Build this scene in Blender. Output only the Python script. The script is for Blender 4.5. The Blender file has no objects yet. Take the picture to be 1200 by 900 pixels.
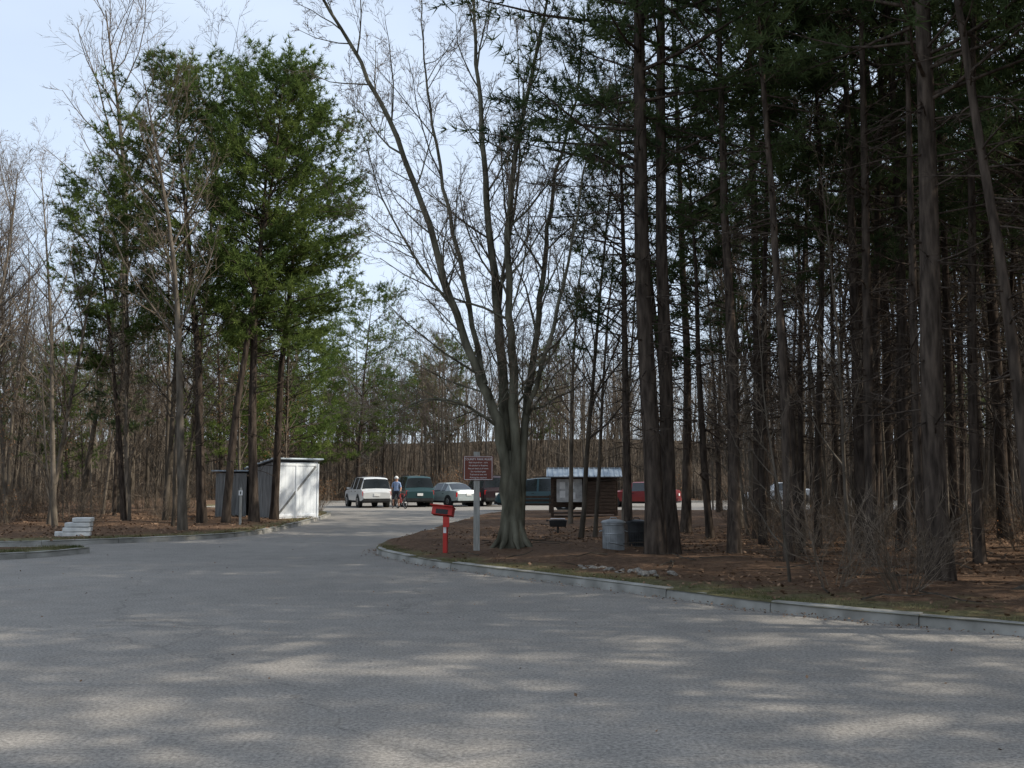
import bpy, bmesh, math, random
import numpy as np
from mathutils import Vector, Matrix, noise
R=math.radians
random.seed(7); np.random.seed(7)
scene=bpy.context.scene
COL=scene.collection

# ------------------------------------------------------------------ materials
def newmat(name):
    m=bpy.data.materials.new(name); m.use_nodes=True
    nt=m.node_tree; return m,nt,nt.nodes['Principled BSDF'],nt.nodes,nt.links
def noisemat(name,c1,c2,scale=4,rough=.8,metal=0,bump=0,detail=4,stretch=None,objrand=0,spec=.3,trans=0,coord='Object'):
    m,nt,b,N,L=newmat(name)
    tc=N.new('ShaderNodeTexCoord'); src=tc.outputs[coord]
    if stretch:
        mp=N.new('ShaderNodeMapping'); L.new(src,mp.inputs[0]); mp.inputs['Scale'].default_value=stretch; src=mp.outputs[0]
    n=N.new('ShaderNodeTexNoise'); n.inputs['Scale'].default_value=scale; n.inputs['Detail'].default_value=detail
    L.new(src,n.inputs[0])
    r=N.new('ShaderNodeValToRGB'); r.color_ramp.elements[0].position=.32; r.color_ramp.elements[1].position=.68
    r.color_ramp.elements[0].color=(*c1,1); r.color_ramp.elements[1].color=(*c2,1)
    L.new(n.outputs['Fac'],r.inputs[0]); out=r.outputs[0]
    if objrand:
        oi=N.new('ShaderNodeObjectInfo'); hs=N.new('ShaderNodeHueSaturation')
        mr=N.new('ShaderNodeMapRange'); mr.inputs['To Min'].default_value=1-objrand; mr.inputs['To Max'].default_value=1+objrand
        L.new(oi.outputs['Random'],mr.inputs['Value']); L.new(mr.outputs[0],hs.inputs['Value']); L.new(out,hs.inputs['Color']); out=hs.outputs[0]
    if spec==0:   # plain matt surface, cheap to shade
        d=N.new('ShaderNodeBsdfDiffuse'); L.new(out,d.inputs[0]); sh=d.outputs[0]; N.remove(b); b=d; L.new(sh,N['Material Output'].inputs[0])
    else:
        L.new(out,b.inputs['Base Color']); b.inputs['Roughness'].default_value=rough; b.inputs['Metallic'].default_value=metal
        b.inputs['Specular IOR Level'].default_value=spec; sh=b.outputs[0]
    if bump:
        bp=N.new('ShaderNodeBump'); bp.inputs['Strength'].default_value=bump; bp.inputs['Distance'].default_value=.03
        L.new(n.outputs['Fac'],bp.inputs['Height']); L.new(bp.outputs[0],b.inputs['Normal'])
    if trans:
        t=N.new('ShaderNodeBsdfTranslucent'); L.new(out,t.inputs[0]); mx=N.new('ShaderNodeMixShader'); mx.inputs[0].default_value=trans
        L.new(sh,mx.inputs[1]); L.new(t.outputs[0],mx.inputs[2]); L.new(mx.outputs[0],N['Material Output'].inputs[0])
    return m
BARK_P=noisemat('pine_bark',(.030,.024,.020),(.10,.078,.062),3,.95,bump=1,stretch=(4,4,.8),objrand=.2,spec=0)
BARK_G=noisemat('grey_bark',(.065,.055,.043),(.17,.142,.112),2.2,.95,stretch=(3,3,.7),objrand=.35,spec=0,detail=3)
BARK_M=noisemat('mossy_bark',(.05,.046,.033),(.18,.17,.125),1.6,.95,bump=.9,stretch=(3,3,.8),spec=0)
TWIG=noisemat('twig_bark',(.10,.078,.058),(.20,.158,.12),.6,.95,objrand=.3,spec=0,detail=1)
NEED=noisemat('pine_needles',(.06,.10,.03),(.16,.205,.055),.55,.6,objrand=.15,trans=.3,spec=0,detail=2)
NEED_D=noisemat('dark_needles',(.04,.062,.03),(.105,.14,.055),.55,.6,objrand=.2,trans=.3,spec=0,detail=2)
DEAD=noisemat('dead_leaves',(.14,.065,.03),(.30,.16,.075),9,.85,objrand=.2,spec=0,detail=1)
LITTER=noisemat('litter_leaves',(.08,.048,.03),(.29,.19,.125),11,.85,coord='Object',detail=2,spec=0)
GRASSB=noisemat('grass_blades',(.06,.07,.026),(.21,.185,.095),1.2,.8,spec=0,detail=2)
CONC=noisemat('kerb_concrete',(.17,.162,.142),(.36,.345,.31),2.2,.9,bump=.5,detail=10)
ROCK=noisemat('rock',(.13,.115,.095),(.30,.27,.23),3,.9,bump=.6)
SLAB=noisemat('concrete_slab',(.46,.46,.44),(.66,.66,.64),4,.9,bump=.4)
WOODD=noisemat('dark_wood',(.035,.024,.017),(.09,.058,.04),6,.8,bump=.4,stretch=(1,1,6))
WOODG=noisemat('weathered_wood',(.24,.235,.21),(.40,.39,.35),5,.85,bump=.4,stretch=(6,6,.6))
SHEDG=noisemat('shed_grey_boards',(.15,.15,.145),(.30,.30,.29),3,.85,bump=.3,stretch=(5,5,.4))
SHEDW=noisemat('shed_white_paint',(.68,.72,.75),(.84,.86,.88),2,.7)
ROOFM=noisemat('metal_roof',(.22,.27,.32),(.40,.45,.49),1.5,.5,metal=.2,stretch=(4,.5,1))
SIGNB=noisemat('sign_brown_paint',(.13,.035,.022),(.17,.048,.03),3,.6)
WHITE=noisemat('white_paint',(.66,.66,.64),(.76,.76,.74),6,.6)
POSTER=noisemat('notice_paper',(.30,.30,.29),(.52,.52,.50),5,.6)
RED=noisemat('red_paint',(.38,.025,.018),(.50,.04,.03),5,.5)
GALV=noisemat('galvanised_can',(.20,.21,.21),(.34,.35,.35),5,.5,metal=.4)
BLACKP=noisemat('black_plastic',(.012,.013,.014),(.03,.03,.03),5,.5)
TYRE=noisemat('tyre_rubber',(.012,.012,.012),(.025,.025,.025),8,.9)
HUB=noisemat('alloy_hub',(.30,.30,.31),(.5,.5,.5),8,.35,metal=.8)
GLASS=noisemat('car_glass',(.012,.016,.018),(.03,.035,.04),1,.08,spec=.7)
TAIL=noisemat('tail_light',(.45,.01,.01),(.6,.02,.015),9,.25)
HEADL=noisemat('head_light',(.6,.6,.6),(.75,.75,.75),9,.2)
SKIN=noisemat('skin',(.42,.24,.17),(.52,.31,.22),9,.6)
SHIRT=noisemat('cycling_jersey',(.20,.28,.45),(.30,.38,.55),9,.8)
PANTS=noisemat('dark_shorts',(.02,.022,.03),(.04,.04,.05),9,.85)
HAIR=noisemat('dark_hair',(.02,.012,.008),(.05,.03,.02),20,.7)
def paint(name,c): return noisemat(name,tuple(v*.85 for v in c),c,1.5,.28,metal=.2,spec=.5)

# asphalt
ASPH,nt,b,N,L=newmat('asphalt')
tc=N.new('ShaderNodeTexCoord')
def nz(scale,detail=8,rough=.6,src=None):
    n=N.new('ShaderNodeTexNoise'); n.inputs['Scale'].default_value=scale; n.inputs['Detail'].default_value=detail; n.inputs['Roughness'].default_value=rough
    L.new(src or tc.outputs['Object'],n.inputs[0]); return n
def ramp(src,stops):
    r=N.new('ShaderNodeValToRGB'); e=r.color_ramp.elements
    while len(e)<len(stops): e.new(.5)
    for el,(p,c) in zip(e,stops): el.position=p; el.color=(*c,1)
    L.new(src,r.inputs[0]); return r.outputs[0]
def mix(a,bb,f=None,mode='MIX',fac=.5):
    m=N.new('ShaderNodeMix'); m.data_type='RGBA'; m.blend_type=mode; m.inputs[0].default_value=fac
    if f is not None: L.new(f,m.inputs[0])
    L.new(a,m.inputs[6]); L.new(bb,m.inputs[7]); return m.outputs[2]
big=nz(.22,6); fine=nz(34,3,.8); mid=nz(2.3,7,.7)
c=ramp(big.outputs[0],[(.3,(.225,.208,.186)),(.7,(.295,.272,.242))])
c=mix(c,ramp(mid.outputs[0],[(.3,(.75,.75,.75)),(.7,(1.12,1.12,1.12))]),mode='MULTIPLY',fac=.6)
c=mix(c,ramp(fine.outputs[0],[(.3,(.35,.35,.35)),(.7,(1.55,1.55,1.55))]),mode='MULTIPLY',fac=.8)
wr=nz(.9,4); av=N.new('ShaderNodeVectorMath'); av.operation='MULTIPLY_ADD'; av.inputs[1].default_value=(1.6,1.6,0)
L.new(wr.outputs['Color'],av.inputs[0]); L.new(tc.outputs['Object'],av.inputs[2])
vo=N.new('ShaderNodeTexVoronoi'); vo.feature='DISTANCE_TO_EDGE'; vo.inputs['Scale'].default_value=.13; L.new(av.outputs[0],vo.inputs[0])
c=mix(c,ramp(vo.outputs['Distance'],[(0,(.55,.55,.55)),(.003,(1,1,1))]),mode='MULTIPLY',fac=.5)
L.new(c,b.inputs['Base Color']); b.inputs['Roughness'].default_value=.9; b.inputs['Specular IOR Level'].default_value=.12
bp=N.new('ShaderNodeBump'); bp.inputs['Strength'].default_value=.5; bp.inputs['Distance'].default_value=.012
L.new(fine.outputs[0],bp.inputs['Height']); L.new(bp.outputs[0],b.inputs['Normal'])
# forest floor, with 'edge' attribute = distance to kerb
FLOOR,nt,b,N,L=newmat('forest_floor')
tc=N.new('ShaderNodeTexCoord')
a1=nz(.5,6,.7); a2=nz(9,6,.8); a3=nz(1.3,5,.7)
c=ramp(a2.outputs[0],[(.25,(.05,.032,.022)),(.5,(.145,.092,.06)),(.75,(.28,.19,.13))])
c=mix(c,ramp(a1.outputs[0],[(.3,(.6,.55,.5)),(.7,(1.15,1.1,1.05))]),mode='MULTIPLY',fac=.8)
g=ramp(a2.outputs[0],[(.3,(.06,.065,.026)),(.7,(.21,.185,.10))])
at=N.new('ShaderNodeAttribute'); at.attribute_name='edge'
mm=N.new('ShaderNodeMath'); mm.operation='SUBTRACT'; L.new(a3.outputs[0],mm.inputs[0])
m2=N.new('ShaderNodeMath'); m2.operation='MULTIPLY'; m2.inputs[1].default_value=.18; L.new(at.outputs['Fac'],m2.inputs[0]); L.new(m2.outputs[0],mm.inputs[1])
gf=ramp(mm.outputs[0],[(.22,(0,0,0)),(.45,(1,1,1))])
c=mix(c,g,f=gf)
L.new(c,b.inputs['Base Color']); b.inputs['Roughness'].default_value=.95; b.inputs['Specular IOR Level'].default_value=.1
bp=N.new('ShaderNodeBump'); bp.inputs['Strength'].default_value=1; bp.inputs['Distance'].default_value=.06
L.new(a2.outputs[0],bp.inputs['Height']); L.new(bp.outputs[0],b.inputs['Normal'])
HILL=noisemat('wooded_hillside',(.030,.024,.018),(.095,.074,.056),.9,.95,detail=8,spec=0)

# ------------------------------------------------------------------ mesh builder
class MB:
    def __init__(s): s.v=[]; s.f=[]; s.m=[]; s.mats=[]
    def mi(s,m):
        if m not in s.mats: s.mats.append(m)
        return s.mats.index(m)
    def tube(s,pts,rad,n,mat,cap=False):
        k=s.mi(mat); base=len(s.v); np_=len(pts)
        u=None
        for i in range(np_):
            a=pts[max(i-1,0)]; b_=pts[min(i+1,np_-1)]
            d=(b_-a); 
            if d.length<1e-7: d=Vector((0,0,1))
            d.normalize()
            if u is None:
                u=d.orthogonal().normalized()
            else:
                u=(u-d*u.dot(d))
                u=u.normalized() if u.length>1e-6 else d.orthogonal().normalized()
            w=d.cross(u); p=pts[i]; r=rad[i]
            for j in range(n):
                t=2*math.pi*j/n
                s.v.append(p+(u*math.cos(t)+w*math.sin(t))*r)
        for i in range(np_-1):
            for j in range(n):
                s.f.append((base+i*n+j,base+i*n+(j+1)%n,base+(i+1)*n+(j+1)%n,base+(i+1)*n+j)); s.m.append(k)
        if cap:
            s.f.append(tuple(base+j for j in reversed(range(n)))); s.m.append(k)
            s.f.append(tuple(base+(np_-1)*n+j for j in range(n))); s.m.append(k)
    def sliver(s,p,q,w,mat,rng):   # fine tapering twig
        k=s.mi(mat); b=len(s.v); d=q-p; u=d.cross(Vector((rng.gauss(0,1),rng.gauss(0,1),rng.gauss(0,1)))); 
        if u.length<1e-6: return
        u.normalize(); s.v+= [p-u*w,p+u*w,q]; s.f.append((b,b+1,b+2)); s.m.append(k)
    def box(s,c,size,mat,M=None,taper=1):
        k=s.mi(mat); base=len(s.v); c=Vector(c)
        for z in (-.5,.5):
            for x,y in((-.5,-.5),(.5,-.5),(.5,.5),(-.5,.5)):
                q=taper if z>0 else 1
                p=Vector((x*size[0]*q,y*size[1]*q,z*size[2]))
                if M: p=M@p
                s.v.append(c+p)
        for f in((3,2,1,0),(4,5,6,7),(0,1,5,4),(1,2,6,5),(2,3,7,6),(3,0,4,7)):
            s.f.append(tuple(base+i for i in f)); s.m.append(k)
    def poly(s,pts,mat):
        k=s.mi(mat); base=len(s.v); s.v+= [Vector(p) for p in pts]; s.f.append(tuple(range(base,base+len(pts)))); s.m.append(k)
    def tris(s,arr,mat):
        k=s.mi(mat); base=len(s.v); n=len(arr)
        s.v.extend(arr.reshape(-1,3).tolist())
        idx=(base+np.arange(n*3)).reshape(-1,3).tolist(); s.f.extend(map(tuple,idx)); s.m.extend([k]*n)
    def mesh(s,name,smooth=False):
        me=bpy.data.meshes.new(name); me.from_pydata([tuple(p) for p in s.v],[],s.f)
        for m in s.mats: me.materials.append(m)
        me.polygons.foreach_set('material_index',s.m)
        if smooth: me.polygons.foreach_set('use_smooth',[True]*len(s.f))
        me.update(); return me
    def obj(s,name,parent=None,loc=(0,0,0),rot=0,smooth=False,bevel=0):
        o=bpy.data.objects.new(name,s.mesh(name,smooth)); COL.objects.link(o); o.location=loc; o.rotation_euler=(0,0,rot)
        if parent: o.parent=parent
        if bevel:
            b=o.modifiers.new('b','BEVEL'); b.width=bevel; b.segments=2; b.limit_method='ANGLE'
        return o
def empty(name,loc=(0,0,0),rot=0):
    e=bpy.data.objects.new(name,None); COL.objects.link(e); e.location=loc; e.rotation_euler=(0,0,rot); e.empty_display_size=.3; return e
def inst(me,name,loc,rot=0,sc=1,parent=None,lean=(0,0)):
    o=bpy.data.objects.new(name,me); COL.objects.link(o); o.location=loc
    o.rotation_euler=(Matrix.Rotation(lean[1],3,'Y')@Matrix.Rotation(lean[0],3,'X')@Matrix.Rotation(rot,3,'Z')).to_euler()
    o.scale=(sc,sc,sc) if not hasattr(sc,'__len__') else sc
    if parent: o.parent=parent
    return o

# ------------------------------------------------------------------ trees
def rdir(d,ang,rng):
    o=d.orthogonal().normalized(); o=Matrix.Rotation(rng.uniform(0,2*math.pi),3,d)@o
    return (d*math.cos(ang)+o*math.sin(ang)).normalized()
def leaves_at(P,D,n,size,spread):
    P=np.repeat(np.array(P),n,0); k=len(P)
    c=P+np.random.normal(0,spread,(k,3))
    a=np.random.normal(0,1,(k,3)); a/=np.linalg.norm(a,axis=1)[:,None]
    b=np.cross(a,np.random.normal(0,1,(k,3))); b/=np.linalg.norm(b,axis=1)[:,None]
    s=size*np.random.uniform(.6,1.3,(k,1))
    return np.stack([c-a*s*.5,c+b*s*.35,c+a*s*.5],1)
def needles(P,D,M,length,width,spread=.9):
    P=np.repeat(np.array(P),M,0); D=np.repeat(np.array(D),M,0); k=len(P)
    d=D+np.random.normal(0,spread,(k,3)); d[:,2]+=.25; d/=np.linalg.norm(d,axis=1)[:,None]
    b=np.cross(d,np.random.normal(0,1,(k,3))); b/=np.linalg.norm(b,axis=1)[:,None]
    l=length*np.random.uniform(.6,1.25,(k,1)); w=width
    P=P+d*0.01
    return np.stack([P-b*w,P+b*w,P+d*l],1)
def grow(mb,p,d,L,r,lev,cfg,rng,tips):
    if lev>=cfg['fine']:
        q=p+d*L; mb.sliver(p,q,cfg['tw'],TWIG,rng)
        for k in range(cfg['nt']):
            t=rng.uniform(.2,.85); a=p.lerp(q,t); dd=rdir(d,R(rng.uniform(25,55)),rng); dd.z+=.15; mb.sliver(a,a+dd*L*rng.uniform(.3,.6),cfg['tw']*.75,TWIG,rng)
        tips.append(q); return
    nseg=cfg['seg'][lev]; pts=[p.copy()]; rad=[r]; dd=d.copy(); q=p.copy()
    rt=r*cfg['taper'][lev]
    for i in range(nseg):
        w=cfg['wander'][lev]
        dd=(dd+Vector((rng.gauss(0,w),rng.gauss(0,w),rng.gauss(0,w)))+Vector((0,0,cfg['up'][lev]))).normalized()
        q=q+dd*(L/nseg); pts.append(q.copy()); rad.append(r+(rt-r)*((i+1)/nseg))
    if lev==0: rad[0]*=1.25
    mb.tube(pts,rad,cfg['sides'][lev],cfg['mat'] if lev<2 else TWIG)
    nch=cfg['n'][lev]
    for k in range(nch):
        t=cfg['start'][lev]+(1-cfg['start'][lev])*((k+rng.random())/nch)
        f=t*nseg; i=min(int(f),nseg-1); P=pts[i].lerp(pts[i+1],f-i); D=(pts[i+1]-pts[i]).normalized()
        rr=(rad[i]+(rad[i+1]-rad[i])*(f-i))
        a=R(rng.uniform(*cfg['ang'][lev]))
        cl=L*rng.uniform(*cfg['len'][lev])*(1-.45*t)
        cr=max(min(rr*.55,cl*.0115),.005)
        grow(mb,P,rdir(D,a,rng),cl,cr,lev+1,cfg,rng,tips)
    return pts
def bare_cfg(n=(18,6,5),start=.35,fine=3,tw=.0075,nt=3,sides=(8,5,3)):
    return dict(seg=[10,5,3],taper=[.12,.25,.35],wander=[.03,.11,.15],up=[.04,.12,.08],sides=list(sides),fine=fine,tw=tw,nt=nt,
        n=list(n),start=[start,.15,.1],ang=[(28,55),(25,55),(25,55)],len=[(.2,.4),(.3,.5),(.4,.7)],mat=BARK_G)
def bare_tree(name,H,r,seed,n=(20,7,5),start=.35,dead=0,mb=None,off=(0,0),**kw):
    rng=random.Random(seed); own=mb is None; mb=mb or MB(); tips=[]
    grow(mb,Vector((off[0],off[1],-.3)),Vector((rng.gauss(0,.03),rng.gauss(0,.03),1)).normalized(),H,r,0,bare_cfg(n,start,**kw),rng,tips)
    if dead:
        T=[t for t in tips if t.z<H*.75]; mb.tris(leaves_at([tuple(t) for t in T],None,dead,.09,.16),DEAD)
    if own: return mb.mesh(name,True)
def pine_tree(name,H,r,hc,W,seed,nb=60,subs=9,M=16,need=NEED,nl=.2,nw=.011,snags=14,lean=.03,flat=0.0,topw=.25):
    rng=random.Random(seed); np.random.seed(seed); mb=MB()
    pts=[Vector((0,0,-.2))]; rad=[r*1.35]; d=Vector((rng.gauss(0,lean),rng.gauss(0,lean),1)).normalized(); nseg=16
    for i in range(nseg):
        d=(d+Vector((rng.gauss(0,.02),rng.gauss(0,.02),.03))).normalized()
        pts.append(pts[-1]+d*((H+.2)/nseg)); rad.append(r*(1-.93*((i+1)/nseg)**1.15))
    mb.tube(pts,rad,11,BARK_P)
    def at(z):
        f=min(max((z+.2)/(H+.2),0),.999)*nseg; i=int(f); return pts[i].lerp(pts[i+1],f-i), rad[i]
    P=[];D=[]
    for k in range(nb):
        t=(k+rng.random())/nb; z=hc+(H-hc)*t
        prof=(topw+(1-topw)*math.sin(math.pi*min(1,(1-t)*.85+.12))) if t>.2 else .6+1.6*t
        Lb=W*prof*rng.uniform(.45,1.3); az=rng.uniform(0,2*math.pi)
        el=R(rng.uniform(-8,22)+25*t-flat*15)
        p,rr=at(z); d=Vector((math.cos(az)*math.cos(el),math.sin(az)*math.cos(el),math.sin(el)))
        bp=[p]; q=p.copy(); dd=d.copy(); ns=6
        for i in range(ns):
            dd=(dd+Vector((rng.gauss(0,.09),rng.gauss(0,.09),rng.gauss(.035,.06)))).normalized(); q=q+dd*Lb/ns; bp.append(q.copy())
        br=min(rr*.45,.010+Lb*.009)
        mb.tube(bp,[br*(1-.8*i/ns) for i in range(ns+1)],4,BARK_P)
        for s_ in range(subs):
            u=.38+.62*((s_+rng.random())/subs); f=u*ns; i=min(int(f),ns-1); c=bp[i].lerp(bp[i+1],f-i); D0=(bp[i+1]-bp[i]).normalized()
            sd=rdir(D0,R(rng.uniform(25,65)),rng); sd.z=sd.z*.5+.15; sd.normalize()
            sl=Lb*rng.uniform(.12,.34)*(1.2-.5*u)+.1
            e=c+sd*sl; mb.sliver(c,e,.007,BARK_P,rng)
            nt_=max(2,int(sl/.17))
            for w in range(nt_):
                P.append(tuple(c.lerp(e,(w+1)/nt_)+Vector((rng.gauss(0,.03),rng.gauss(0,.03),rng.gauss(0,.03))))); D.append(tuple(sd))
        P.append(tuple(bp[-1])); D.append(tuple(dd))
    for k in range(snags):
        z=rng.uniform(hc*.3,hc*1.1); p,rr=at(z); az=rng.uniform(0,6.28); Lb=rng.uniform(.3,W*.75)
        d=Vector((math.cos(az),math.sin(az),rng.uniform(-.25,.3))).normalized(); q=[p]; 
        for i in range(4):
            d=(d+Vector((rng.gauss(0,.12),rng.gauss(0,.12),rng.gauss(-.02,.1)))).normalized(); q.append(q[-1]+d*Lb/4)
        mb.tube(q,[.020,.016,.012,.008,.004],4,BARK_P)
        for j in range(7):
            c=q[rng.randint(1,3)]; mb.sliver(c,c+rdir(d,R(45),rng)*Lb*.4,.008,BARK_P,rng)
    mb.tris(needles(P,D,M,nl,nw),need)
    return mb.mesh(name,True)
def shrub(name,seed,h=1.6,leaf=0,n=14):
    rng=random.Random(seed); mb=MB(); tips=[]
    cfg=dict(seg=[4,3],taper=[.3,.4],wander=[.14,.16],up=[.06,.05],sides=[3,3],fine=1,tw=.006,nt=4,n=[8],start=[.2],ang=[(20,50)],len=[(.3,.55)],mat=TWIG)
    for k in range(n):
        a=rng.uniform(0,6.28); d=Vector((math.cos(a)*rng.uniform(.1,.9),math.sin(a)*rng.uniform(.1,.9),1)).normalized()
        grow(mb,Vector((math.cos(a)*.15,math.sin(a)*.15,-.05)),d,h*rng.uniform(.5,1.1),.009,0,cfg,rng,tips)
    if leaf: mb.tris(leaves_at([tuple(t) for t in tips],None,leaf,.07,.08),DEAD)
    return mb.mesh(name,True)
def copse(name,seed,k=7,W=5,H=15):
    rng=random.Random(seed); mb=MB()
    for i in range(k):
        a=rng.uniform(0,6.28); r_=W*math.sqrt(rng.random())
        h=H*rng.uniform(.6,1.08)
        bare_tree('',h,h*.0085*rng.uniform(.7,1.25),seed*100+i,n=(15,6),start=rng.uniform(.2,.45),mb=mb,off=(math.cos(a)*r_,math.sin(a)*r_),fine=2,tw=.013,nt=5,sides=(5,3,3))
    # saplings and whips filling the lower storey
    for i in range(50):
        x,y=rng.uniform(-W,W),rng.uniform(-W*.7,W*.7); h=rng.uniform(1.5,7); p=Vector((x,y,-.2)); q=p+Vector((rng.gauss(0,.08)*h,rng.gauss(0,.08)*h,h))
        mb.sliver(p,q,.012+.004*h,BARK_G,rng); mb.sliver(p+Vector((.01,.01,0)),q,.012+.004*h,BARK_G,rng)
        for j in range(8):
            t=rng.uniform(.2,.9); c=p.lerp(q,t); mb.sliver(c,c+Vector((rng.gauss(0,.5),rng.gauss(0,.5),rng.uniform(.3,1)))*h*.22,.012,TWIG,rng)
    return mb.mesh(name,True)

BARE=[bare_tree('bare_a',15,.12,1),bare_tree('bare_b',16,.15,2,start=.4),bare_tree('bare_c',14,.10,3,n=(22,7,5),start=.3),
      bare_tree('bare_d',17,.17,4,n=(24,8,6),start=.4),bare_tree('bare_e',13,.085,5,start=.25),bare_tree('bare_f',15,.11,6,n=(26,8,6),start=.2)]
BEECH=bare_tree('beech',9,.08,11,n=(18,6,4),start=.15,dead=2)
SAP=[bare_tree('sap_a',7,.04,21,n=(16,6),start=.2,fine=2,nt=5),bare_tree('sap_b',6,.035,22,n=(16,6),start=.15,fine=2,nt=5),bare_tree('sap_c',8.5,.05,23,n=(20,6),start=.25,fine=2,nt=5)]
kw=dict(subs=11,M=13,nl=.23,nw=.016)
PL=[pine_tree('pl_a',16.3,.16,6.3,2.8,31,nb=112,**kw),pine_tree('pl_b',16,.17,5.8,3.2,32,nb=120,**kw),pine_tree('pl_c',15.5,.14,7.0,2.6,33,nb=96,**kw)]
kw=dict(subs=9,need=NEED_D,M=12,nl=.26,nw=.014)
PR=[pine_tree('pr_a',21,.19,7.4,3.9,41,nb=70,flat=.5,snags=40,**kw),pine_tree('pr_b',19,.16,6.8,3.4,42,nb=66,snags=40,**kw),
    pine_tree('pr_c',22,.17,8.8,3.7,43,nb=66,snags=44,**kw)]
# slender suppressed pines: long straight dark poles, small tops, many dead side branches
PT_=[pine_tree('pole_a',17,.10,9.5,1.9,44,nb=34,snags=60,subs=8,need=NEED_D,M=12,nl=.24,nw=.014,lean=.015),pine_tree('pole_b',15,.085,9,1.6,45,nb=28,snags=55,subs=8,need=NEED_D,M=12,nl=.24,nw=.014,lean=.02)]
PU=[pine_tree('pu_a',9,.08,3.4,2.2,51,nb=50,subs=8,need=NEED_D,M=12,nw=.013,snags=6,flat=.6),pine_tree('pu_b',13,.13,2.5,3.3,52,nb=90,subs=9,need=NEED,M=11,nl=.24,nw=.016,snags=4)]
SH=[shrub('sh_a',61),shrub('sh_b',62,1.2,leaf=1),shrub('sh_c',63,2.0)]
CP=[copse('copse_a',71),copse('copse_b',72,H=13),copse('copse_c',73,H=16,k=6)]

# ------------------------------------------------------------------ ground
def hgt(x,y):
    t=max(0,min(1,(y-85)/90)); t2=max(0,min(1,(abs(x)-60)/90))
    return -.05+8*t*t*(3-2*t)+5*t2*t2*(3-2*t2)
gm=MB(); gm.mi(FLOOR); gm.mi(HILL); nx,ny=90,90
xs=np.linspace(-350,350,nx); ys=np.linspace(-120,500,ny)
for y in ys:
    for x in xs: gm.v.append(Vector((x,y,hgt(x,y)+(noise.noise(Vector((x*.03,y*.03,0)))*1.2 if y>95 or abs(x)>75 else 0))))
for j in range(ny-1):
    for i in range(nx-1): gm.f.append((j*nx+i,j*nx+i+1,(j+1)*nx+i+1,(j+1)*nx+i)); gm.m.append(1 if ys[j]>84 or abs(xs[i])>64 else 0)
go=gm.obj('ground',smooth=True)
a=go.data.attributes.new('edge','FLOAT','POINT'); a.data.foreach_set('value',[6.0]*len(go.data.vertices))
rm=MB(); rm.poly([(-60,-40,0),(60,-40,0),(60,72,0),(-60,72,0)],ASPH); rm.obj('asphalt_road')

def resample(P,n):
    P=[Vector((p[0],p[1],0)) for p in P]; cum=[0]
    for i in range(1,len(P)): cum.append(cum[-1]+(P[i]-P[i-1]).length)
    out=[];j=0
    for k in range(n):
        s=cum[-1]*k/(n-1)
        while j<len(P)-2 and cum[j+1]<s: j+=1
        out.append(P[j].lerp(P[j+1],(s-cum[j])/(cum[j+1]-cum[j])))
    return out
def smooth(P,it=3):
    for _ in range(it):
        Q=[P[0]]
        for i in range(len(P)-1):
            a,b=P[i],P[i+1]; Q+= [(a[0]*.75+b[0]*.25,a[1]*.75+b[1]*.25),(a[0]*.25+b[0]*.75,a[1]*.25+b[1]*.75)]
        Q.append(P[-1]); P=Q
    return P
KH=.13
def verge(name,A,B,n=220,m=70,amp=.12):
    a=resample(A,n); b=resample(B,n); mb=MB(); mb.mi(FLOOR); ed=[]
    for i in range(n):
        Lg=(b[i]-a[i]).length
        for j in range(m):
            t=(j/(m-1)); t=t*t*(1.6-.6*t) if Lg>8 else t
            p=a[i].lerp(b[i],t); dist=min(t,1-t)*Lg
            w=min(1,dist/3)
            z=KH-.012+w*(.05+amp*noise.noise(Vector((p.x*.35,p.y*.35,3)))+.035*noise.noise(Vector((p.x*2,p.y*2,1))))
            mb.v.append(Vector((p.x,p.y,z))); ed.append(t*Lg)
    for i in range(n-1):
        for j in range(m-1):
            mb.f.append((i*m+j,i*m+j+1,(i+1)*m+j+1,(i+1)*m+j)); mb.m.append(0)
    o=mb.obj(name,smooth=True)
    at=o.data.attributes.new('edge','FLOAT','POINT'); at.data.foreach_set('value',ed)
    bm=bmesh.new(); bm.from_mesh(o.data); bmesh.ops.recalc_face_normals(bm,faces=bm.faces); bm.to_mesh(o.data); bm.free()
    if o.data.polygons[500].normal.z<0: o.data.flip_normals()
    return o
def kerb(name,P,seg=1.8,w=.17,side=1):
    Pv=[Vector((p[0],p[1],0)) for p in P]; tot=sum((Pv[i+1]-Pv[i]).length for i in range(len(Pv)-1))
    n=int(tot/.2)+1; q=resample(P,n); per=max(1,int(seg/.2)); mb=MB(); k=mb.mi(CONC); rng=random.Random(3)
    prof=[(0,-.06),(.012,KH-.035),(.03,KH-.006),(.055,KH),(w,KH),(w,-.06)]
    i=0
    while i<n-1:
        e=min(i+per,n-1)
        dz=rng.uniform(-.012,.008); base=len(mb.v); do=rng.uniform(-.008,.008)
        for jj in range(i,e+1):
            d=(q[min(jj+1,n-1)]-q[max(jj-1,0)]).normalized(); nn=Vector((-d.y,d.x,0))*side
            p=q[jj]+ (d*.005 if jj==i else (-d*.005 if jj==e else Vector()))
            for (o,z) in prof: mb.v.append(p+nn*(o+do+rng.uniform(-.004,.004))+Vector((0,0,z+dz+rng.uniform(-.004,.004))))
        m=len(prof); c=e-i+1
        for r_ in range(c-1):
            for s in range(m-1):
                mb.f.append((base+r_*m+s,base+r_*m+s+1,base+(r_+1)*m+s+1,base+(r_+1)*m+s)); mb.m.append(k)
        mb.f.append(tuple(base+s for s in range(m))); mb.m.append(k); mb.f.append(tuple(base+(c-1)*m+s for s in reversed(range(m)))); mb.m.append(k)
        i=e
    return mb.obj(name)
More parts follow.
